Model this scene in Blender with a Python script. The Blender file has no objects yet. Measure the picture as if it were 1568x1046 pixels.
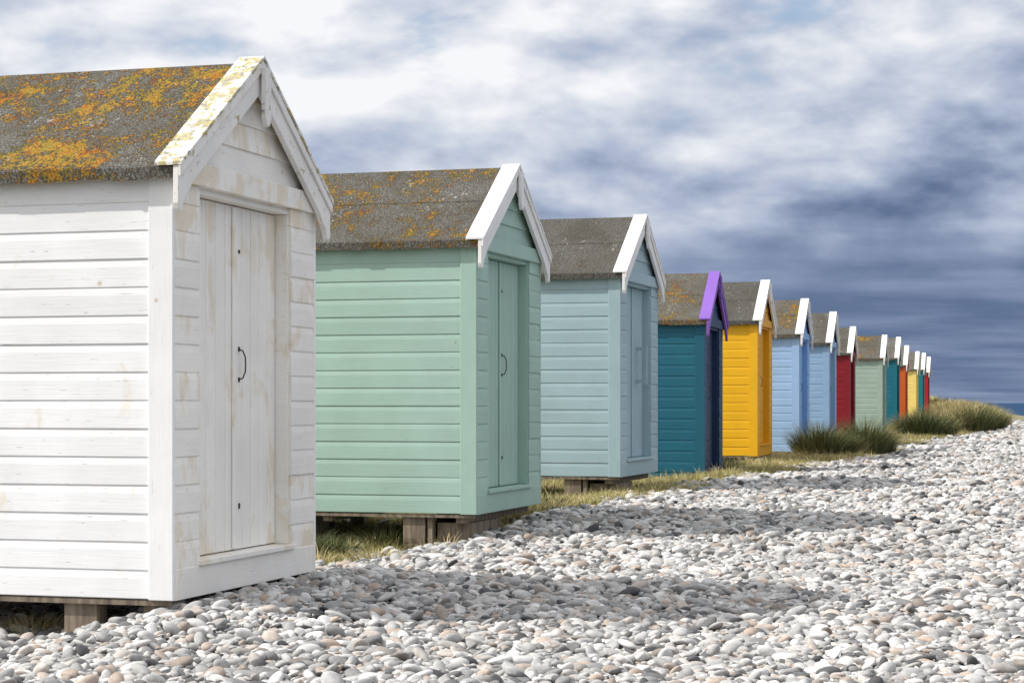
import bpy, bmesh, math, random
import numpy as np
from mathutils import Vector, Matrix
random.seed(7); rng=np.random.default_rng(11)
S=bpy.context.scene
CZ=1.15      # camera height
F=3050.0
def lin(c):
    c=c/255.0
    return c/12.92 if c<=0.04045 else ((c+0.055)/1.055)**2.4
def s(r,g,b,k=1.0): return (lin(r)*k,lin(g)*k,lin(b)*k,1.0)

# ------------------------------------------------ huts data
HD=[(262,9.85,-.972,16.4),(727,15.55,-.867,16.4),(948,20.9,-.774,16.2),(1077,26.1,-1.05,13.2),
    (1158,31.5,-.837,14.5),(1222,36.2,-.89,14.2),(1268,42.0,-.87,14),(1300,49.5,-.90,14),(1350,57.2,-.85,14),
    (1372,63,-.72,14),(1385,67.5,-.86,14),(1402,75,-.87,14),(1412,80,-.80,14),(1420,86,-.82,14)]
HX=[(h[0]-784)/F*h[1] for h in HD]; HY=[h[1] for h in HD]
def xr(y):
    y=np.asarray(y,dtype=float)
    r=np.interp(y,HY,HX)
    r=np.where(y<HY[0],HX[0]+(y-HY[0])*.245,r)
    r=np.where(y>HY[-1],HX[-1]+(y-HY[-1])*.25,r)
    return r
def wob(x,y):
    return (np.sin(x*1.3+y*.7)+np.sin(x*2.9-y*1.9+1.3)+np.sin(x*.6+y*2.3+4)+np.sin(y*4.1+x*3.7))*.25
def bound(y):
    y=np.asarray(y,dtype=float)
    return xr(y)+np.interp(y,[0,12.5,15,19,28,43,59,80],[-5,-2.0,-.5,.1,.95,1.6,2.4,3.2])
def sst(a,b,v):
    t=np.clip((v-a)/(b-a),0,1); return t*t*(3-2*t)
def veg(x,y):
    return 1-sst(-.35,.35,x-bound(y)+wob(x,y)*.55)
def gh(x,y):
    x=np.asarray(x,float); y=np.asarray(y,float)
    g=np.interp(y,[0,8,10.7,13,15.4,17.6,22,30,60,200],[-1.16,-1.14,-1.105,-1.10,-1.085,-.985,-.945,-.965,-.97,-1.05])
    g=g-.09*(1-sst(-.8,.4,x-xr(y)))*(1-sst(35,50,y))
    g=g+.11*np.exp(-((x-xr(y)-.15)/.6)**2)*(1-sst(11.2,13.4,y))*sst(8.6,9.8,y)
    g=g+.016*wob(x*.8,y*.6)+.012*wob(x*2.3+5,y*1.7)
    g=g+.05*np.exp(-((x-bound(y)-1.8)/1.0)**2)*sst(17,26,y)
    # dunes
    g=g+.80*np.exp(-((x-20.3)/2.3)**2-((y-97)/12)**2)
    g=g+.18*np.exp(-((x-15.2)/1.6)**2-((y-66)/6)**2)
    g=g+.7*(1-sst(-3,1,x-xr(y)))*sst(88,105,y)
    sd=x-(18.4+.2*(y-76))
    g=g-np.clip(.1*np.maximum(sd,0),0,8)
    g=g-np.clip(.05*np.maximum(y-330,0),0,8)
    return g+CZ

# ------------------------------------------------ node helpers
def newmat(name):
    m=bpy.data.materials.new(name); m.use_nodes=True
    nt=m.node_tree; b=nt.nodes['Principled BSDF']
    return m,nt,b
class N:
    def __init__(s_,nt): s_.nt=nt
    def n(s_,t,**k):
        o=s_.nt.nodes.new(t)
        for a,v in k.items(): setattr(o,a,v)
        return o
    def l(s_,a,b): s_.nt.links.new(a,b)
    def put(s_,inp,v):
        if isinstance(v,bpy.types.NodeSocket): s_.l(v,inp)
        else: inp.default_value=v
    def math(s_,op,a,b=0.0,c=0.0,clamp=False):
        o=s_.n('ShaderNodeMath',operation=op,use_clamp=clamp)
        s_.put(o.inputs[0],a); s_.put(o.inputs[1],b); s_.put(o.inputs[2],c); return o.outputs[0]
    def mix(s_,f,a,b,bt='MIX'):
        o=s_.n('ShaderNodeMix',data_type='RGBA',blend_type=bt)
        s_.put(o.inputs[0],f); s_.put(o.inputs[6],a); s_.put(o.inputs[7],b); return o.outputs[2]
    def noise(s_,vec,scale,detail=4,rough=.55,dist=0.0):
        o=s_.n('ShaderNodeTexNoise'); 
        if vec is not None: s_.l(vec,o.inputs['Vector'])
        o.inputs['Scale'].default_value=scale; o.inputs['Detail'].default_value=detail
        o.inputs['Roughness'].default_value=rough; o.inputs['Distortion'].default_value=dist
        return o.outputs['Fac']
    def mapv(s_,vec,scale=(1,1,1),loc=(0,0,0)):
        o=s_.n('ShaderNodeMapping'); s_.l(vec,o.inputs[0]); o.inputs['Scale'].default_value=scale
        o.inputs['Location'].default_value=loc; return o.outputs[0]
    def rng(s_,v,a,b,c=0.0,d=1.0,smooth=True):
        o=s_.n('ShaderNodeMapRange'); 
        if smooth: o.interpolation_type='SMOOTHSTEP'
        s_.put(o.inputs[0],v); s_.put(o.inputs[1],a); s_.put(o.inputs[2],b); s_.put(o.inputs[3],c); s_.put(o.inputs[4],d)
        return o.outputs[0]
    def ramp(s_,v,stops,interp='LINEAR'):
        o=s_.n('ShaderNodeValToRGB'); cr=o.color_ramp; cr.interpolation=interp
        while len(cr.elements)<len(stops): cr.elements.new(0.5)
        for e,(p,c) in zip(cr.elements,stops): e.position=p; e.color=c
        s_.l(v,o.inputs[0]); return o.outputs[0]
    def bump(s_,h,strength,dist,normal=None):
        o=s_.n('ShaderNodeBump'); s_.l(h,o.inputs['Height']); o.inputs['Strength'].default_value=strength
        o.inputs['Distance'].default_value=dist
        if normal is not None: s_.l(normal,o.inputs['Normal'])
        return o.outputs[0]

def paint(name,col,grain='h',stain=.15,staincol=None,seed=0,rough=.5,moss=0.0,spec=.35,wear=0.0):
    m,nt,b=newmat(name); q=N(nt)
    tc=q.n('ShaderNodeTexCoord').outputs['Object']
    tc=q.mapv(tc,(1,1,1),(seed*3.1,seed*1.7,seed*.9))
    geo=q.n('ShaderNodeNewGeometry')
    gs=(2.5,2.5,70) if grain=='h' else (70,70,2.5)
    gr=q.noise(q.mapv(tc,gs),1.6,3,.6)
    big=q.noise(tc,2.3,3,.6)
    isl=geo.outputs['Random Per Island']
    v=q.math('MULTIPLY_ADD',isl,.07,.95)
    v=q.math('MULTIPLY',v,q.rng(big,.3,.7,.95,1.03))
    v=q.math('MULTIPLY',v,q.rng(gr,.25,.75,.97,1.02))
    vv=q.n('ShaderNodeCombineXYZ'); 
    for i in range(3): q.l(v,vv.inputs[i])
    c=q.mix(1.0,col,vv.outputs[0],'MULTIPLY')
    if staincol is None: staincol=(col[0]*.78+.03,col[1]*.72+.02,col[2]*.58+.01,1)
    if stain>0:
        st=q.noise(q.mapv(tc,(5.5,5.5,2.8)),1.0,5,.65,.6)
        st=q.math('ADD',st,q.math('MULTIPLY',q.math('SUBTRACT',isl,.5),.24))
        f=q.rng(st,.66-stain*.26,.76-stain*.18)
        c=q.mix(q.math('MULTIPLY',f,min(1,.35+stain*.7)),c,staincol)
    # cracks, chips
    fl=q.noise(q.mapv(tc,(9,9,75) if grain=='h' else (75,75,9)),1.0,2,.7)
    ff=q.rng(fl,.71-wear*.05,.78-wear*.05)
    c=q.mix(q.math('MULTIPLY',ff,.3+wear*.25),c,(col[0]*.35+.03,col[1]*.33+.03,col[2]*.3+.02,1))
    vo=q.n('ShaderNodeTexVoronoi'); q.l(tc,vo.inputs['Vector']); vo.inputs['Scale'].default_value=3.4
    kn=q.rng(vo.outputs['Distance'],.012,.045+wear*.03,1,0)
    c=q.mix(q.math('MULTIPLY',kn,.6),c,(col[0]*.4+.10,col[1]*.32+.04,col[2]*.22+.01,1))
    if moss>0:
        mo=q.noise(tc,12,7,.75,.4); mf=q.rng(mo,.58-moss*.09,.63-moss*.09)
        mc=q.ramp(q.noise(tc,34,4,.7),[(.35,(.22,.17,.03,1)),(.46,(.50,.40,.08,1)),(.54,(.34,.32,.26,1)),(.64,(.09,.085,.06,1))])
        c=q.mix(q.math('MULTIPLY',mf,.9),c,mc)
    q.l(c,b.inputs['Base Color'])
    b.inputs['Roughness'].default_value=rough
    b.inputs['Specular IOR Level'].default_value=spec
    h2=q.math('SUBTRACT',gr,q.math('MULTIPLY',ff,.8))
    q.l(q.bump(h2,.26,.0035,q.bump(big,.14,.012)),b.inputs['Normal'])
    return m

def felt(name,lichen,seed,dark=1.0):
    m,nt,b=newmat(name); q=N(nt)
    tc=q.n('ShaderNodeTexCoord').outputs['Object']
    tc=q.mapv(tc,(1,1,1),(seed*5.1,seed*2.7,seed*1.9))
    gran=q.noise(tc,110,3,.85); med=q.noise(tc,22,4,.7); big=q.noise(tc,2.0,3,.6)
    c=q.ramp(gran,[(.34,(.018*dark,.018*dark,.018*dark,1)),(.5,(.105*dark,.10*dark,.09*dark,1)),(.64,(.34*dark,.33*dark,.30*dark,1))])
    c=q.mix(q.rng(med,.35,.7,0,.45),c,(.12*dark,.11*dark,.08*dark,1))
    c=q.mix(q.rng(big,.4,.7,0,.45),c,(.07*dark,.06*dark,.04*dark,1))
    l1=q.noise(tc,46,6,.78,.2)
    l2=q.noise(tc,9,4,.65)
    gate=q.noise(tc,1.9,3,.6)
    ll=q.math('ADD',q.math('MULTIPLY_ADD',l2,.45,q.math('MULTIPLY',l1,.85)),q.math('MULTIPLY',q.math('SUBTRACT',gate,.5),.55))
    th=.92-lichen*.25
    lf=q.rng(ll,th,th+.06)
    lc=q.ramp(q.noise(tc,8,5,.78),[(.32,(.13,.11,.03,1)),(.43,(.36,.26,.03,1)),(.53,(.50,.25,.018,1)),(.63,(.46,.13,.010,1))])
    lc=q.mix(q.rng(gran,.60,.38,.0,.75),lc,(.07,.05,.02,1))
    c=q.mix(q.math('MULTIPLY',lf,.92),c,lc)
    w=q.noise(tc,26,4,.65); gw=q.noise(tc,2.6,2)
    wf=q.rng(q.math('ADD',w,q.math('MULTIPLY',q.math('SUBTRACT',gw,.5),.5)),.67,.72)
    c=q.mix(q.math('MULTIPLY',wf,.6),c,(.44,.44,.41,1))
    q.l(c,b.inputs['Base Color']); b.inputs['Roughness'].default_value=.95
    b.inputs['Specular IOR Level'].default_value=.15
    h=q.math('ADD',q.math('MULTIPLY',gran,.5),q.math('MULTIPLY',lf,.9))
    h=q.math('ADD',h,q.math('MULTIPLY',med,.9))
    q.l(q.bump(h,.95,.010,q.bump(big,.5,.03)),b.inputs['Normal'])
    return m

def wood(name,c1,c2):
    m,nt,b=newmat(name); q=N(nt)
    tc=q.n('ShaderNodeTexCoord').outputs['Object']
    g=q.noise(q.mapv(tc,(25,25,3)),1,5,.6)
    c=q.ramp(g,[(.3,c1),(.7,c2)])
    q.l(c,b.inputs['Base Color']); b.inputs['Roughness'].default_value=.85
    q.l(q.bump(g,.6,.01),b.inputs['Normal']); return m
M_pier=wood('weathered_timber',(.08,.06,.045,1),(.30,.24,.17,1))
M_iron,nt,b=newmat('black_iron'); b.inputs['Base Color'].default_value=(.03,.028,.025,1); b.inputs['Roughness'].default_value=.55; b.inputs['Metallic'].default_value=.3

# ------------------------------------------------ mesh builder
class MB:
    def __init__(s_): s_.v=[]; s_.f=[]
    def prism(s_,pts,ext):
        n=len(pts); o=len(s_.v)
        s_.v+= [tuple(p) for p in pts]; s_.v+=[(p[0]+ext[0],p[1]+ext[1],p[2]+ext[2]) for p in pts]
        s_.f.append(tuple(range(o,o+n))); s_.f.append(tuple(range(o+2*n-1,o+n-1,-1)))
        for i in range(n):
            j=(i+1)%n; s_.f.append((o+i,o+j,o+n+j,o+n+i))
    def box(s_,a,b,c,d,e,f):
        s_.prism([(a,c,e),(b,c,e),(b,c,f),(a,c,f)],(0,d-c,0))
    def loft(s_,A,B):
        n=len(A); o=len(s_.v); s_.v+=list(A)+list(B)
        s_.f.append(tuple(range(o,o+n))); s_.f.append(tuple(range(o+2*n-1,o+n-1,-1)))
        for i in range(n):
            j=(i+1)%n; s_.f.append((o+i,o+j,o+n+j,o+n+i))
    def obj(s_,name,mat,parent,bevel=0.0,smooth=False):
        me=bpy.data.meshes.new(name); me.from_pydata(s_.v,[],s_.f)
        bm=bmesh.new(); bm.from_mesh(me); bmesh.ops.recalc_face_normals(bm,faces=bm.faces[:]); bm.to_mesh(me); bm.free()
        me.materials.append(mat)
        if smooth:
            for p in me.polygons: p.use_smooth=True
        ob=bpy.data.objects.new(name,me); S.collection.objects.link(ob)
        ob.parent=parent
        if bevel>0:
            md=ob.modifiers.new('bevel','BEVEL'); md.width=bevel; md.segments=2; md.limit_method='ANGLE'; md.angle_limit=math.radians(40)
        return ob

W=1.82; D=2.4; UC=W/2; TS=.66/.98; R0=2.80; EO=.07
def rt(u): return R0-TS*abs(u-UC)
def prof(p):   # shiplap board profile (out,z)
    return [(0,0),(.0125,0.0),(.0145,.004),(.0140,p*.72),(.0115,p*.88),(.0085,p*.999),(0,p*.999)]

def tube(mb,path,r,seg=8):
    rings=[]
    for i,p in enumerate(path):
        p=Vector(p); a=Vector(path[max(i-1,0)]); c=Vector(path[min(i+1,len(path)-1)])
        t=(c-a).normalized(); x=t.cross(Vector((1,0,.01))).normalized(); y=t.cross(x)
        o=len(mb.v)
        for k in range(seg):
            an=2*math.pi*k/seg; mb.v.append(tuple(p+x*r*math.cos(an)+y*r*math.sin(an)))
        rings.append(o)
    for a,bq in zip(rings,rings[1:]):
        for k in range(seg):
            k2=(k+1)%seg; mb.f.append((a+k,a+k2,bq+k2,bq+k))

def build_hut(i,col,trim=None,front=None,door=None,barge=None,lichen=.3,stain=.12,fstain=None,staincol=None,moss=0.0,dark=1.0,handle=0,platform=None,wear=0.0):
    px,d,base,yaw=HD[i]; X=(px-784)/F*d
    e=bpy.data.objects.new('beach_hut',None); S.collection.objects.link(e)
    e.location=(X,d,base+CZ); e.rotation_euler=(0,0,math.radians(90-yaw)); e.empty_display_size=.3
    near=i<4; bv=.0035 if near else 0
    fs=stain if fstain is None else fstain
    mS=paint(f'paint_side_{i}',col,'h',stain,staincol,i+1,wear=wear)
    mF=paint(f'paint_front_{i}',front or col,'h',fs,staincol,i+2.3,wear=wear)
    mT=paint(f'paint_trim_{i}',trim or col,'v',stain*.8,staincol,i+3.7,wear=wear*.5)
    mD=paint(f'paint_door_{i}',door or front or col,'v',fs*.75,staincol,i+4.1,wear=wear*.6)
    mB=paint(f'paint_barge_{i}',barge or (.82,.81,.79,1),'v',.05+moss*.3,None,i+5.3,moss=moss*.12)
    mC=paint(f'paint_cap_{i}',barge or (.82,.81,.79,1),'v',.1,None,i+6.3,moss=moss)
    mR=felt(f'roof_felt_{i}',lichen,i+1,dark)
    O0,O1=.283,1.484; OB,OT=.19,2.055
    m=MB(); m.box(.002,W-.002,.10,D-.002,.001,2.10)
    g=lambda z:min(UC-.003,(R0-.04-z)/TS)
    m.prism([(UC-g(2.10),.0,2.1005),(UC+g(2.10),.0,2.1005),(UC+g(2.142),.0,2.142),(UC,.0,R0-.045),(UC-g(2.142),.0,2.142)],(0,D-.001,0))
    m.box(.002,O0,.0,.0995,.001,2.10); m.box(O1,W-.002,.0,.0995,.001,2.10); m.box(O0,O1,.0,.0995,OT,2.10); m.box(O0,O1,0,.0995,.001,.148)
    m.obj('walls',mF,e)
    p=.1405; m=MB(); nb=15; pr=prof(p)
    for k in range(nb):
        z0=k*p+.001; j=random.uniform(-.0012,.0018); j2=random.uniform(-.0012,.0018)
        dz=random.uniform(-.0012,.0008)
        v0,v1=.1135,D-.08
        A=[(-(o+(j if o>0 else 0)),v0,z0+z) for o,z in pr]; Bq=[(-(o+(j2 if o>0 else 0)),v1,z0+z+dz) for o,z in pr]
        m.loft(A,Bq)
        A=[(W+o,v0,z0+z) for o,z in pr]; Bq=[(W+o,v1,z0+z) for o,z in pr]
        m.loft(A,Bq)
    m.obj('side_cladding',mS,e)
    m=MB()
    for k in range(nb):
        z0=k*p+.001
        if z0<.14: continue
        zt=min(z0+p,2.068)-z0
        if zt<.03: continue
        for (a,bb) in ((-.001,O0+random.uniform(-.004,.006)),(O1-random.uniform(-.004,.006),W+.001)):
            j=random.uniform(0,.005)
            A=[(a,-(o*1.25+(j if o>0 else 0)),z0+min(z,zt)) for o,z in pr]; Bq=[(bb,-(o*1.25+(j if o>0 else 0)),z0+min(z,zt)) for o,z in pr]
            m.loft(A,Bq)
    z=2.19
    while z<R0-.12:
        z1=min(z+.135,R0-.06)
        h0,h1=g(z),g(z1)
        o0,o1=.018,.006
        A=[(UC-h0,0,z),(UC-h0,-o0,z),(UC-h1,-o1,z1-.001),(UC-h1,0,z1-.001)]
        Bq=[(UC+h0,0,z),(UC+h0,-o0,z),(UC+h1,-o1,z1-.001),(UC+h1,0,z1-.001)]
        m.loft(A,Bq); z=z1
    m.obj('front_cladding',mF,e)
    m=MB()
    m.box(-.026,-.0005,-.022,.112,0.-.004,2.125); m.box(W+.0005,W+.026,-.022,.112,-.004,2.125)
    m.box(-.026,-.0005,D-.08,D+.01,-.004,2.125)
    m.obj('corner_boards',mT,e,bv)
    m=MB()
    m.box(.0,W,-.026,-.0005,-.006,.148)
    m.box(O0-.02,O1+.02,-.045,.094,.149,.176)
    hz0,hz1=2.070,2.185
    m.prism([(UC-g(hz0)+.0,-.046,hz0),(UC+g(hz0),-.046,hz0),(UC+g(hz1),-.046,hz1),(UC-g(hz1),-.046,hz1)],(0,.045,0))
    m.box(O0-.001,O0+.018,-.004,.0985,.177,OT-.02); m.box(O1-.018,O1+.001,-.004,.0985,.177,OT-.02)
    m.box(O0-.001,O1+.001,-.004,.0985,OT-.019,OT+.006)
    m.obj('door_frame',mT if front is None else mF,e,bv)
    m=MB(); n=5
    for (a,bb) in ((O0+.022,UC-.003),(UC+.003-.02,O1-.022)):
        w=(bb-a)/n
        for k in range(n):
            m.box(a+k*w+.0026,a+(k+1)*w-.0026,.070+random.uniform(-.001,.001),.092,.182,OT-.024)
        m.box(a,bb,.078,.097,.181,OT-.023)
    m.box(UC-.045,UC-.004,.055,.069,.190,OT-.03)
    m.obj('doors',mD,e,.005 if near else 0)
    if i<7:
        m=MB(); hu=UC+.05
        if handle==0:
            tube(m,[(hu,.068,1.26),(hu,.045,1.255),(hu,.030,1.22),(hu,.028,1.18),(hu,.030,1.14),(hu,.045,1.105),(hu,.068,1.10)],.0042)
            m.box(hu-.008,hu+.008,.064,.0695,1.25,1.275); m.box(hu-.008,hu+.008,.064,.0695,1.085,1.11)
            m.box(hu-.005,hu+.005,.062,.0685,.40,.43); m.box(hu-.005,hu+.005,.062,.0685,1.78,1.80)
        else:
            m.box(hu+.16,hu+.20,-.05,-.02,.98,1.40); m.box(hu+.165,hu+.195,-.0199,.0695,.99,1.03); m.box(hu+.165,hu+.195,-.0199,.0695,1.35,1.39)
        m.obj('door_handle',M_iron if handle==0 else mD,e)
    m=MB()
    for sgn in (0,1):
        mu=(lambda u:u) if sgn==0 else (lambda u:W-u)
        def slab(u0,u1,a,bq,v0,v1):
            m.prism([(mu(u0),v0,rt(u0)+a),(mu(u1),v0,rt(u1)+a),(mu(u1),v0,rt(u1)+bq),(mu(u0),v0,rt(u0)+bq)],(0,v1-v0,0))
        slab(-EO,UC-.0002,-.038,0,-.052,D+.05)
        v=-.052
        while v<D+.05:
            v2=min(v+random.uniform(.08,.22),D+.051); dz=random.uniform(-.006,.006)
            slab(-EO-.007-random.uniform(0,.003),-EO-.0003,-.060+dz,-.002,v,v2-.0003); v=v2
        if i>0:
            slab(.44,UC-.0002,.0003,.006,-.050,D+.051)
    m.obj('roof',mR,e)
    m=MB(); mc=MB()
    for sgn in (0,1):
        mu=(lambda u:u) if sgn==0 else (lambda u:W-u)
        ue=-EO-.022; dv=.165
        zt=rt(ue)
        pts=[(UC-.0005,rt(UC)+.008),(ue,zt+.008),(ue-.002,zt-.175),(ue+.008,zt-.205),(ue+.028,zt-.215),(ue+.047,zt-.20),(ue+.058,zt-.17),(ue+.075,zt-.14),(ue+.105,zt-.118),(ue+.13,rt(ue+.13)-dv-.012),(ue+.16,rt(ue+.16)-dv),(UC-.0005,rt(UC)-dv)]
        m.prism([(mu(u),-.086,z) for u,z in pts],(0,.031,0))
        m.prism([(mu(ue-.004),-.100,rt(ue)+.008),(mu(UC-.0005),-.100,R0+.008),(mu(UC-.0005),-.100,R0-.045),(mu(ue-.004),-.100,rt(ue)-.045)],(0,.0135,0))
        mc.prism([(mu(ue-.006),-.106,rt(ue-.006)+.0125),(mu(UC-.0005),-.106,R0+.0125),(mu(UC-.0005),-.106,R0+.034),(mu(ue-.006),-.106,rt(ue-.006)+.034)],(0,.150,0))
    m.obj('bargeboards',mB,e,bv)
    mc.obj('barge_capping',mC,e,bv)
    m=MB(); z=R0-.005
    m.prism([(UC-.036,-.130,z-.03),(UC+.036,-.130,z-.03),(UC+.036,-.130,z-.30),(UC+.018,-.130,z-.335),(UC,-.130,z-.345),(UC-.018,-.130,z-.335),(UC-.036,-.130,z-.30)],(0,.0295,0))
    m.obj('finial',mB,e,bv)
    m=MB(); lowest=min(-.12,float(gh(X,d))-(base+CZ)-.25)
    for vv in ((.42,.60),(1.55,1.69),(2.2,2.32)):
        for uu in ((.02,.13),(UC-.06,UC+.06),(W-.14,W-.03)):
            m.box(uu[0],uu[1],vv[0],vv[1],lowest,-.012)
    if i in (1,2): m.box(.10,.9,.06,.34,lowest,-.078); m.box(.03,.12,.36,.40,lowest,-.012)
    for vv in ((.08,.16),(1.2,1.28)):
        m.box(.02,W-.02,vv[0],vv[1],-.075,-.0095)
    m.box(-.008,.015,.0,D-.05,-.032,-.0055)
    m.obj('piers',M_pier,e)
    if platform:
        m=MB(); 
        for k in range(4): m.box(-.30,W+.02,-.03+k*.5,.465+k*.5,-.05,-.0335)
        m.box(-.29,-.26,-.02,1.9,-.13,-.051)
        m.obj('plinth',mS,e,.004)
    return e

build_hut(0,(.86,.86,.855,1),front=(.87,.845,.79,1),door=(.88,.855,.80,1),lichen=1.08,stain=.15,fstain=.54,staincol=(.73,.63,.46,1),moss=1.1,barge=(.83,.81,.77,1),wear=.9)
build_hut(1,(.345,.495,.42,1),lichen=.92,stain=.0,dark=.9,wear=.35)
build_hut(2,s(158,181,187,.98),lichen=.45,stain=.0,dark=.75,handle=1,wear=.3)
build_hut(3,s(30,98,118),trim=s(30,94,114),front=s(24,52,86),door=s(21,42,74),barge=s(132,92,180),lichen=.95,stain=.0,platform=True)
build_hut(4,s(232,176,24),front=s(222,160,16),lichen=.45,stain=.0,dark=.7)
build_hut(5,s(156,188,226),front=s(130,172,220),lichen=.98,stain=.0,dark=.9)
build_hut(6,s(140,170,202),lichen=.45,stain=.0,dark=.8)
build_hut(7,s(128,18,30),lichen=.4,stain=.0,dark=.8)
build_hut(8,s(158,178,166),lichen=.98,stain=.0,dark=.9)
build_hut(9,s(22,106,124),lichen=.8,stain=.0)
build_hut(10,s(206,93,34),lichen=.6,stain=.0)
build_hut(11,s(236,212,124),lichen=.6,stain=.0)
build_hut(12,s(24,116,126),lichen=.5,stain=.0)
build_hut(13,s(166,32,36),lichen=.5,stain=.0)

# ------------------------------------------------ ground sheet
def axis(segs):
    out=[]
    for a,b_,st in segs: out+=list(np.arange(a,b_,st))
    return np.array(out+[segs[-1][1]])
xs=axis([(-700,-60,40),(-60,-12,4),(-12,30,.25),(30,60,2),(60,700,40)])
ys=axis([(-200,-10,20),(-10,4,1),(4,50,.25),(50,130,.6),(130,400,10),(400,700,50)])
XX,YY=np.meshgrid(xs,ys); ZZ=gh(XX,YY)
nx,ny=len(xs),len(ys)
co=np.stack([XX.ravel(),YY.ravel(),ZZ.ravel()],1)
idx=np.arange(nx*ny).reshape(ny,nx)
fa=np.stack([idx[:-1,:-1].ravel(),idx[:-1,1:].ravel(),idx[1:,1:].ravel(),idx[1:,:-1].ravel()],1)
me=bpy.data.meshes.new('ground'); me.from_pydata(co.tolist(),[],fa.tolist())
at=me.attributes.new('veg','FLOAT','POINT'); at.data.foreach_set('value',veg(XX,YY).ravel().astype(np.float32))
for p in me.polygons: p.use_smooth=True
gd=bpy.data.objects.new('ground',me); S.collection.objects.link(gd)
m,nt,b=newmat('shingle_and_turf'); q=N(nt)
geo=q.n('ShaderNodeNewGeometry').outputs['Position']
va=q.n('ShaderNodeAttribute',attribute_name='veg').outputs['Fac']
v1=q.n('ShaderNodeTexVoronoi'); q.l(geo,v1.inputs['Vector']); v1.inputs['Scale'].default_value=15
sep=q.n('ShaderNodeSeparateColor'); q.l(v1.outputs['Color'],sep.inputs[0])
sc=q.ramp(sep.outputs[0],[(0,(.08,.08,.085,1)),(.3,(.22,.21,.20,1)),(.6,(.36,.34,.33,1)),(.8,(.33,.27,.23,1)),(1,(.45,.44,.43,1))])
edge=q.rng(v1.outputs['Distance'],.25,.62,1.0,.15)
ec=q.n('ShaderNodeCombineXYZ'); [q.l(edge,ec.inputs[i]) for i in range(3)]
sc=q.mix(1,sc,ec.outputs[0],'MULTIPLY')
gn=q.noise(geo,1.5,4,.65); gn2=q.noise(geo,30,3,.7)
tc_=q.ramp(gn,[(.3,(.09,.11,.03,1)),(.45,(.20,.19,.07,1)),(.58,(.36,.30,.16,1)),(.75,(.45,.39,.27,1))])
tc_=q.mix(q.rng(gn2,.35,.7,0,.5),tc_,(.10,.09,.045,1))
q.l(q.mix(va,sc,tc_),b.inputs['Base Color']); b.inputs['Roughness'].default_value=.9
hh=q.math('SUBTRACT',1.0,v1.outputs['Distance'])
hh=q.math('ADD',hh,q.math('MULTIPLY',gn2,.5))
q.l(q.bump(hh,.9,.03),b.inputs['Normal'])
me.materials.append(m)

# ------------------------------------------------ sea
me=bpy.data.meshes.new('sea'); L=40000; zz=CZ-3.2
sx=[-L,-3000,-200,0,200,3000,L]; sy=[-2000,0,200,1000,5000,L]
vv=[(x,y,zz) for y in sy for x in sx]; n=len(sx)
me.from_pydata(vv,[],[(r*n+c,r*n+c+1,(r+1)*n+c+1,(r+1)*n+c) for r in range(len(sy)-1) for c in range(n-1)])
so=bpy.data.objects.new('sea',me); S.collection.objects.link(so)
m,nt,b=newmat('sea_water'); q=N(nt); geo=q.n('ShaderNodeNewGeometry').outputs['Position']
w=q.noise(q.mapv(geo,(.05,.15,1)),1,4,.7)
q.l(q.ramp(w,[(.35,(.008,.035,.09,1)),(.65,(.018,.06,.13,1))]),b.inputs['Base Color'])
b.inputs['Roughness'].default_value=.7; b.inputs['Specular IOR Level'].default_value=.05
q.l(q.bump(w,1.0,1.5),b.inputs['Normal']); me.materials.append(m)

# ------------------------------------------------ instancing helper
def scatter(name,pts,rots,scls,idxs,srcs):
    col=bpy.data.collections.new(name+'_library')
    for o in srcs: col.objects.link(o)
    me=bpy.data.meshes.new(name); me.vertices.add(len(pts)); me.vertices.foreach_set('co',np.asarray(pts,np.float32).ravel())
    a=me.attributes.new('rot','FLOAT_VECTOR','POINT'); a.data.foreach_set('vector',np.asarray(rots,np.float32).ravel())
    a=me.attributes.new('scl','FLOAT_VECTOR','POINT'); a.data.foreach_set('vector',np.asarray(scls,np.float32).ravel())
    a=me.attributes.new('idx','INT','POINT'); a.data.foreach_set('value',np.asarray(idxs,np.int32))
    ob=bpy.data.objects.new(name,me); S.collection.objects.link(ob)
    ng=bpy.data.node_groups.new(name+'_nodes','GeometryNodeTree')
    ng.interface.new_socket('Geometry',in_out='INPUT',socket_type='NodeSocketGeometry')
    ng.interface.new_socket('Geometry',in_out='OUTPUT',socket_type='NodeSocketGeometry')
    nn=ng.nodes; gi=nn.new('NodeGroupInput'); go=nn.new('NodeGroupOutput')
    ci=nn.new('GeometryNodeCollectionInfo'); ci.inputs['Collection'].default_value=col
    ci.inputs['Separate Children'].default_value=True; ci.inputs['Reset Children'].default_value=True
    ip=nn.new('GeometryNodeInstanceOnPoints'); ip.inputs['Pick Instance'].default_value=True
    def na(t,nm):
        x=nn.new('GeometryNodeInputNamedAttribute'); x.data_type=t; x.inputs['Name'].default_value=nm; return x.outputs['Attribute']
    er=nn.new('FunctionNodeEulerToRotation')
    lk=ng.links.new
    lk(gi.outputs[0],ip.inputs['Points']); lk(ci.outputs[0],ip.inputs['Instance'])
    lk(na('INT','idx'),ip.inputs['Instance Index']); lk(na('FLOAT_VECTOR','rot'),er.inputs[0]); lk(er.outputs[0],ip.inputs['Rotation'])
    lk(na('FLOAT_VECTOR','scl'),ip.inputs['Scale']); lk(ip.outputs[0],go.inputs[0])
    md=ob.modifiers.new('scatter','NODES'); md.node_group=ng
    return ob

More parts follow.
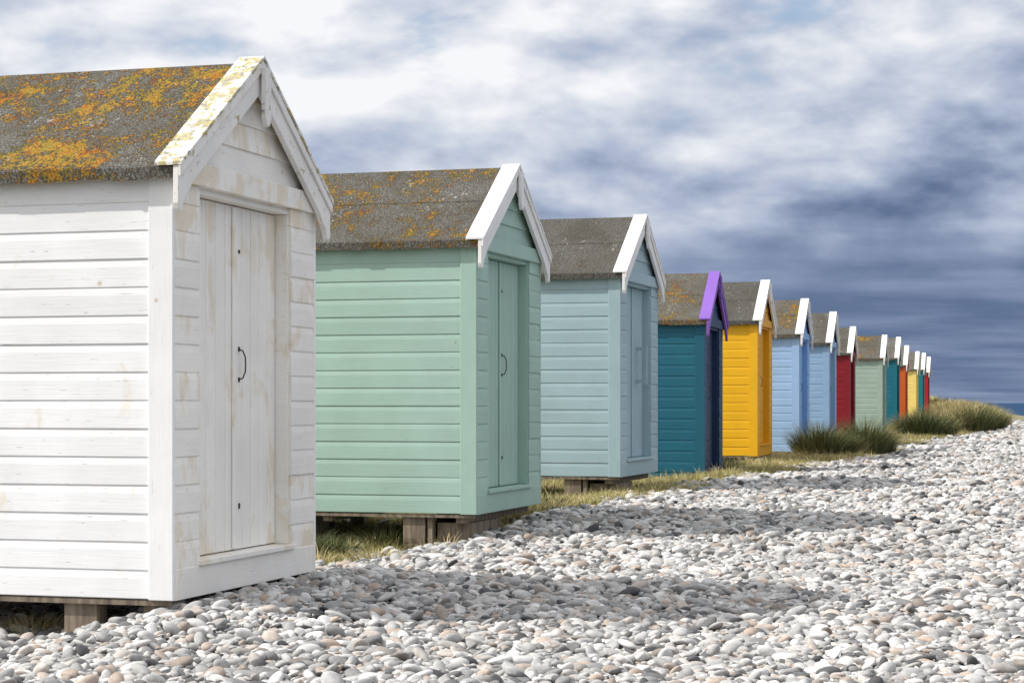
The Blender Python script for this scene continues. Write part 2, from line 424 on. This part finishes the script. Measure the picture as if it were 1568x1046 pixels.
# pebbles
mp,nt,b=newmat('pebble_stone'); q=N(nt)
oi=q.n('ShaderNodeObjectInfo').outputs['Random']
tc=q.n('ShaderNodeTexCoord').outputs['Object']
c=q.ramp(oi,[(0,(.07,.07,.073,1)),(.07,(.17,.168,.17,1)),(.17,(.30,.297,.29,1)),(.34,(.42,.413,.40,1)),(.54,(.51,.50,.485,1)),(.74,(.67,.66,.64,1)),(.82,(.50,.45,.41,1)),(.89,(.44,.35,.285,1)),(.94,(.27,.245,.22,1)),(1,(.58,.565,.54,1))])
r2=q.math('FRACT',q.math('MULTIPLY',oi,37.7))
off=q.n('ShaderNodeCombineXYZ'); q.l(q.math('MULTIPLY',oi,91),off.inputs[0])
vadd=q.n('ShaderNodeVectorMath',operation='ADD'); q.l(tc,vadd.inputs[0]); q.l(off.outputs[0],vadd.inputs[1])
sp=q.noise(vadd.outputs[0],3.2,4,.75)
geo=q.n('ShaderNodeNewGeometry').outputs['Position']
zn=q.rng(q.noise(q.mapv(geo,(.5,.8,0)),1.0,2,.6),.55,.72,1.0,.78)
vv_=q.math('MULTIPLY',q.math('MULTIPLY',q.rng(sp,.3,.7,.78,1.12),q.math('MULTIPLY_ADD',r2,.22,.84)),zn)
cc=q.n('ShaderNodeCombineXYZ'); [q.l(vv_,cc.inputs[i]) for i in range(3)]
c=q.mix(1,c,cc.outputs[0],'MULTIPLY')
q.l(c,b.inputs['Base Color']); b.inputs['Roughness'].default_value=.75; b.inputs['Specular IOR Level'].default_value=.25
peb=[]
for k in range(14):
    bm=bmesh.new(); bmesh.ops.create_icosphere(bm,subdivisions=3,radius=.5)
    a=[Vector(rng.normal(size=3)).normalized() for _ in range(9)]; am=[random.uniform(-.15,.18) for _ in a]
    fx=random.uniform(.5,.88); fz=random.uniform(.27,.50)
    for v in bm.verts:
        n_=v.co.normalized(); r=1+sum(m_*max(0,n_.dot(d_))**2.6 for m_,d_ in zip(am,a))
        v.co=v.co*r
        v.co.y*=fx; v.co.z*=fz
    me=bpy.data.meshes.new('pebble'); bm.to_mesh(me); bm.free()
    for p in me.polygons: p.use_smooth=True
    me.materials.append(mp); peb.append(bpy.data.objects.new('pebble_source',me))
P=[];SZ=[]
def band(y0,y1,sp,size,xl,xh):
    yy=np.arange(y0,y1,sp*.87)
    for r_,y in enumerate(yy):
        a=float(xl(y)); b_=float(xh(y))
        x=np.arange(a,b_,sp)+ (sp/2 if r_%2 else 0)
        n=len(x); x=x+rng.uniform(-.5,.5,n)*sp; y2=y+rng.uniform(-.5,.5,n)*sp
        P.append(np.stack([x,y2],1)); SZ.append(np.clip(size*np.exp(rng.normal(0,.38,n)),size*.40,size*2.2))
vh=lambda y:.257*y+1.3
band(6.4,9.8,.034,.049,lambda y:-.257*y-1.2,vh)
band(9.8,14,.035,.050,lambda y:(-.257*y-.6) ,vh)
band(14,22,.041,.056,lambda y:float(xr(y))-2.0,vh)
band(22,36,.052,.067,lambda y:float(bound(y))-1.5,vh)
band(36,60,.078,.097,lambda y:float(bound(y))-1.5,lambda y:.257*y+2)
band(60,100,.12,.14,lambda y:float(bound(y))-1.5,lambda y:.257*y+2)
P=np.concatenate(P); SZ=np.concatenate(SZ)
vg=veg(P[:,0],P[:,1]); keep=rng.uniform(0,1,len(P))>np.clip(vg*1.25,0,.965)
P=P[keep]; SZ=SZ[keep]; n=len(P)
z=gh(P[:,0],P[:,1])+SZ*rng.uniform(-.05,.30,n)
pts=np.column_stack([P,z])
rots=np.column_stack([rng.normal(0,.33,n),rng.normal(0,.33,n),rng.uniform(0,6.28,n)])
scl=np.column_stack([SZ*rng.uniform(.9,1.3,n),SZ,SZ*rng.uniform(.85,1.2,n)])
scatter('beach_pebbles',pts,rots,scl,rng.integers(0,14,n),peb)
print('pebbles',n)

# ------------------------------------------------ grass
def grassmat(name,c0,c1,c2):
    m,nt,b=newmat(name); q=N(nt)
    g=q.n('ShaderNodeNewGeometry').outputs['Random Per Island']; oi=q.n('ShaderNodeObjectInfo').outputs['Random']
    t=q.math('FRACT',q.math('ADD',q.math('MULTIPLY',g,.75),q.math('MULTIPLY',oi,.45)))
    q.l(q.ramp(t,[(0,c0),(.5,c1),(1,c2)]),b.inputs['Base Color']); b.inputs['Roughness'].default_value=.7
    b.inputs['Specular IOR Level'].default_value=.2
    return m
Mg_short=grassmat('turf_grass',(.10,.15,.025,1),(.30,.28,.08,1),(.50,.42,.20,1))
Mg_tan=grassmat('dune_grass_dry',(.22,.20,.08,1),(.48,.40,.19,1),(.64,.54,.31,1))
Mg_dark=grassmat('marram_grass_green',(.025,.04,.014,1),(.08,.10,.035,1),(.26,.24,.11,1))
def blades(nb,rad,h,w,lean,R,seg=4):
    V=[];Fc=[]
    for _ in range(nb):
        a=R.uniform(0,6.283); r=rad*math.sqrt(R.random()); bx,by=r*math.cos(a),r*math.sin(a)
        la=a+R.uniform(-.9,.9); ln=lean*(r/rad*.8+R.uniform(.1,.6)); hh=h*R.uniform(.55,1.1)*(1-.35*(r/rad)**2)
        wx,wy=-math.sin(la+R.uniform(-1,1)),math.cos(la+R.uniform(-1,1)); ww=w*R.uniform(.6,1.3)
        o=len(V)
        for k in range(seg):
            t=k/seg; x=bx+math.cos(la)*ln*hh*t**1.9; y=by+math.sin(la)*ln*hh*t**1.9; z=hh*(t-.28*ln*t**2.4)
            k2=ww*(1-t*.8)/2
            V.append((x-wx*k2,y-wy*k2,z)); V.append((x+wx*k2,y+wy*k2,z))
        V.append((bx+math.cos(la)*ln*hh,by+math.sin(la)*ln*hh,hh*(1-.28*ln)))
        for k in range(seg-1): Fc.append((o+2*k,o+2*k+1,o+2*k+3,o+2*k+2))
        Fc.append((o+2*seg-2,o+2*seg-1,o+2*seg))
    return V,Fc
R=random.Random(3)
def gobj(name,mat,*a,link=False):
    V,Fc=blades(*a,R); me=bpy.data.meshes.new(name); me.from_pydata(V,[],Fc); me.materials.append(mat)
    o=bpy.data.objects.new(name,me)
    if link: S.collection.objects.link(o)
    return o
tufts=[gobj('turf_source',Mg_short,45,.09,.10,.005,.9) for _ in range(3)]+[gobj('turf_source',Mg_tan,45,.08,.13,.005,1.0) for _ in range(2)]
n=50000; y=11+ (rng.uniform(0,1,n)**1.25)*66; x=bound(y)+.4-rng.uniform(0,1,n)**1.4*4.2
den=(.52+.8*wob(x*1.4+2,y*1.1)); k=(rng.uniform(0,1,n)<veg(x,y)+.02)&(rng.uniform(0,1,n)<den)
x=x[k];y=y[k];n=len(x)
sc_=rng.uniform(.5,1.3,n)*np.interp(y,[11,30,60],[.9,1.1,1.6])
scatter('beach_grass',np.column_stack([x,y,gh(x,y)-.01]),np.column_stack([np.zeros(n),np.zeros(n),rng.uniform(0,6.28,n)]),np.column_stack([sc_,sc_,sc_*rng.uniform(.6,1.4,n)]),rng.integers(0,5,n),tufts)
dts=[gobj('dune_grass_source',Mg_tan,110,.28,.55,.014,.9) for _ in range(3)]+[gobj('dune_grass_source',Mg_dark,90,.28,.6,.014,.8)]
n=2400; y=rng.uniform(60,112,n); x=bound(y)-.2-rng.uniform(0,1,n)**1.3*6
xx2=rng.uniform(16,23.4,2000); yy2=rng.uniform(86,112,2000); x=np.concatenate([x,xx2]); y=np.concatenate([y,yy2])
k=(x>xr(y)+.25)|(y>92); k&=(rng.uniform(0,1,len(x))<.6+.8*wob(x*.7,y*.35)); k&=(x<22.8)&(x/y<.2455); x=x[k];y=y[k];n=len(x)
sc_=rng.uniform(.6,1.35,n)*np.where(x/y>.241,.6,1)
ii=np.where(rng.uniform(0,1,n)<.12,3,rng.integers(0,3,n))
scatter('dune_grass',np.column_stack([x,y,gh(x,y)-.02]),np.column_stack([rng.normal(0,.1,n),rng.normal(0,.1,n),rng.uniform(0,6.28,n)]),np.column_stack([sc_*1.2,sc_*1.2,sc_]),ii,dts)
for (px,d,wd,h,mat,nb) in [(1252,34.4,.38,.82,Mg_dark,2400),(1284,35.0,.30,.68,Mg_dark,1800),(1324,35.6,.36,.90,Mg_dark,2600),(1350,36.2,.22,.64,Mg_dark,1200),(1304,35.2,.25,.5,Mg_tan,500),(1238,34.2,.2,.45,Mg_tan,400),
                        (1410,54,.55,1.0,Mg_dark,1700),(1432,55,.55,.95,Mg_dark,1600),(1396,57,.5,.9,Mg_tan,1100),(1450,60,.55,.95,Mg_tan,1200),(1490,60,.55,1.12,Mg_dark,1700),(1514,61,.50,1.0,Mg_dark,1500),(1528,66,.4,.8,Mg_tan,900),(1472,66,.7,1.1,Mg_tan,1300),(1442,68,.7,1.15,Mg_tan,1300)]:
    o=gobj('marram_grass',mat,nb,wd,h,.009 if d<40 else .015,.62,link=True)
    X=(px-784)/F*d; o.location=(X,d,float(gh(X,d))-.03)
for (X,Y,h,mat) in [(-1.35,15.2,.24,Mg_dark),(-1.0,15.9,.28,Mg_dark),(-.75,16.4,.26,Mg_dark),(-1.6,15.6,.26,Mg_dark),(-.5,16.6,.24,Mg_tan),(.35,18.2,.20,Mg_tan),(.12,18.9,.26,Mg_dark),(.35,19.0,.24,Mg_dark),(.55,19.3,.2,Mg_tan),(.05,17.9,.18,Mg_tan),(-2.9,10.3,.18,Mg_tan),(-2.5,10.4,.14,Mg_tan),(-1.0,14.5,.16,Mg_tan),(3.6,30,.25,Mg_tan),(3.1,28.5,.3,Mg_dark),(4.4,33,.3,Mg_tan)]:
    o=gobj('grass_tuft',mat,480,.20,h,.006,.9,link=True); o.location=(X,Y,float(gh(X,Y))-.01)

# ------------------------------------------------ world
Wd=bpy.data.worlds.new('World'); S.world=Wd; Wd.use_nodes=True; nt=Wd.node_tree; nt.nodes.clear(); q=N(nt)
sdir=Vector((-1,-.10,0)).normalized(); el=math.radians(41.5)
sky=q.n('ShaderNodeTexSky'); sky.sky_type='NISHITA'; sky.sun_disc=False; sky.sun_elevation=el; sky.sun_rotation=math.radians(264.3)
bg1=q.n('ShaderNodeBackground'); q.l(sky.outputs[0],bg1.inputs[0]); bg1.inputs[1].default_value=.15
g=q.n('ShaderNodeTexCoord').outputs['Generated']
nrm=q.n('ShaderNodeVectorMath',operation='NORMALIZE'); q.l(g,nrm.inputs[0])
sp=q.n('ShaderNodeSeparateXYZ'); q.l(nrm.outputs[0],sp.inputs[0]); x,y,z=sp.outputs
zc=q.math('MAXIMUM',z,0.0)
# flat cloud deck seen in perspective
inv=q.math('DIVIDE',1.0,q.math('ADD',zc,.055))
cp=q.n('ShaderNodeCombineXYZ'); q.l(q.math('MULTIPLY',x,inv),cp.inputs[0]); q.l(q.math('MULTIPLY',y,inv),cp.inputs[1])
pv=q.mapv(cp.outputs[0],(.8,1.0,1),(3.4,1.7,.3))
n3=q.noise(pv,1.05,5,.50,.1)
# billows in direction space, lit tops painted into the colour by offset noise
dv=q.mapv(nrm.outputs[0],(1,1,2.2),(.31,.0,.55))
dv2=q.mapv(nrm.outputs[0],(1,1,2.2),(.30,.0,.585))
a1=q.noise(dv,10.5,7,.52,.1); a2=q.noise(dv2,10.5,3,.48,.1)
top_lit=q.math('SUBTRACT',a1,a2)
ga=q.math('DIVIDE',q.math('ADD',x,.03),.19); gb=q.math('DIVIDE',q.math('SUBTRACT',z,.165),.05)
gau=q.math('EXPONENT',q.math('MULTIPLY',q.math('ADD',q.math('MULTIPLY',ga,ga),q.math('MULTIPLY',gb,gb)),-1.0))
base=q.math('MULTIPLY_ADD',q.rng(z,.03,.14),.38,.24)
base=q.math('ADD',base,q.math('MULTIPLY',q.rng(x,.24,-.20),q.math('MULTIPLY_ADD',q.rng(z,.0,.1),.15,0.0)))
base=q.math('ADD',base,q.math('MULTIPLY',gau,.18))
base=q.math('ADD',base,q.rng(z,.03,.0,0,.08))
base=q.math('ADD',base,q.rng(z,.21,.42,0,.36))  # clouds above the view whitened to add fill light
wp=q.rng(z,.045,.11)
B=q.math('ADD',base,q.math('MULTIPLY',q.math('SUBTRACT',a1,.5),q.math('MULTIPLY_ADD',wp,.55,.15)))
B=q.math('ADD',B,q.math('MULTIPLY',top_lit,q.math('MULTIPLY_ADD',wp,.95,.15)))
B=q.math('ADD',B,q.math('MULTIPLY',q.math('SUBTRACT',n3,.5),q.math('MULTIPLY_ADD',wp,-.18,.55)))
cc=q.ramp(B,[(0,s(80,99,132)),(.2,s(100,118,150)),(.38,s(136,151,180)),(.55,s(174,186,209)),(.74,s(212,218,230)),(.96,s(247,248,251))])
hb=q.rng(z,.22,.5,1.0,1.18)  # extra strength for the unseen upper sky, added as fill on the huts
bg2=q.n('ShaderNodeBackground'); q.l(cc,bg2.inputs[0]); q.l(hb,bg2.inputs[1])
gp=q.math('MULTIPLY',q.rng(a1,.34,.45,.6,0),q.rng(z,.12,.17))
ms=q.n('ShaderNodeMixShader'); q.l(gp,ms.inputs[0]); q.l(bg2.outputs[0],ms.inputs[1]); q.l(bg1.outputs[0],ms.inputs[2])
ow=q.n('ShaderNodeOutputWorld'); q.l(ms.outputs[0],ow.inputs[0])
# sun
ld=bpy.data.lights.new('sun','SUN'); ld.energy=5.0; ld.angle=math.radians(.53); ld.color=(1,.965,.91)
lo=bpy.data.objects.new('sun',ld); S.collection.objects.link(lo)
sv=Vector((sdir.x*math.cos(el),sdir.y*math.cos(el),math.sin(el)))
lo.rotation_euler=(-sv).to_track_quat('-Z','Y').to_euler(); lo.location=(-20,0,20)
# camera
cd=bpy.data.cameras.new('camera'); cd.sensor_width=36; cd.lens=36*F/1568; cd.shift_y=(617-523)/1568; cd.clip_end=60000; cd.clip_start=.1
cam=bpy.data.objects.new('camera',cd); S.collection.objects.link(cam); cam.location=(0,0,CZ); cam.rotation_euler=(math.radians(90),0,0)
S.camera=cam
S.view_settings.view_transform='Standard'; S.view_settings.look='None'; S.view_settings.exposure=0
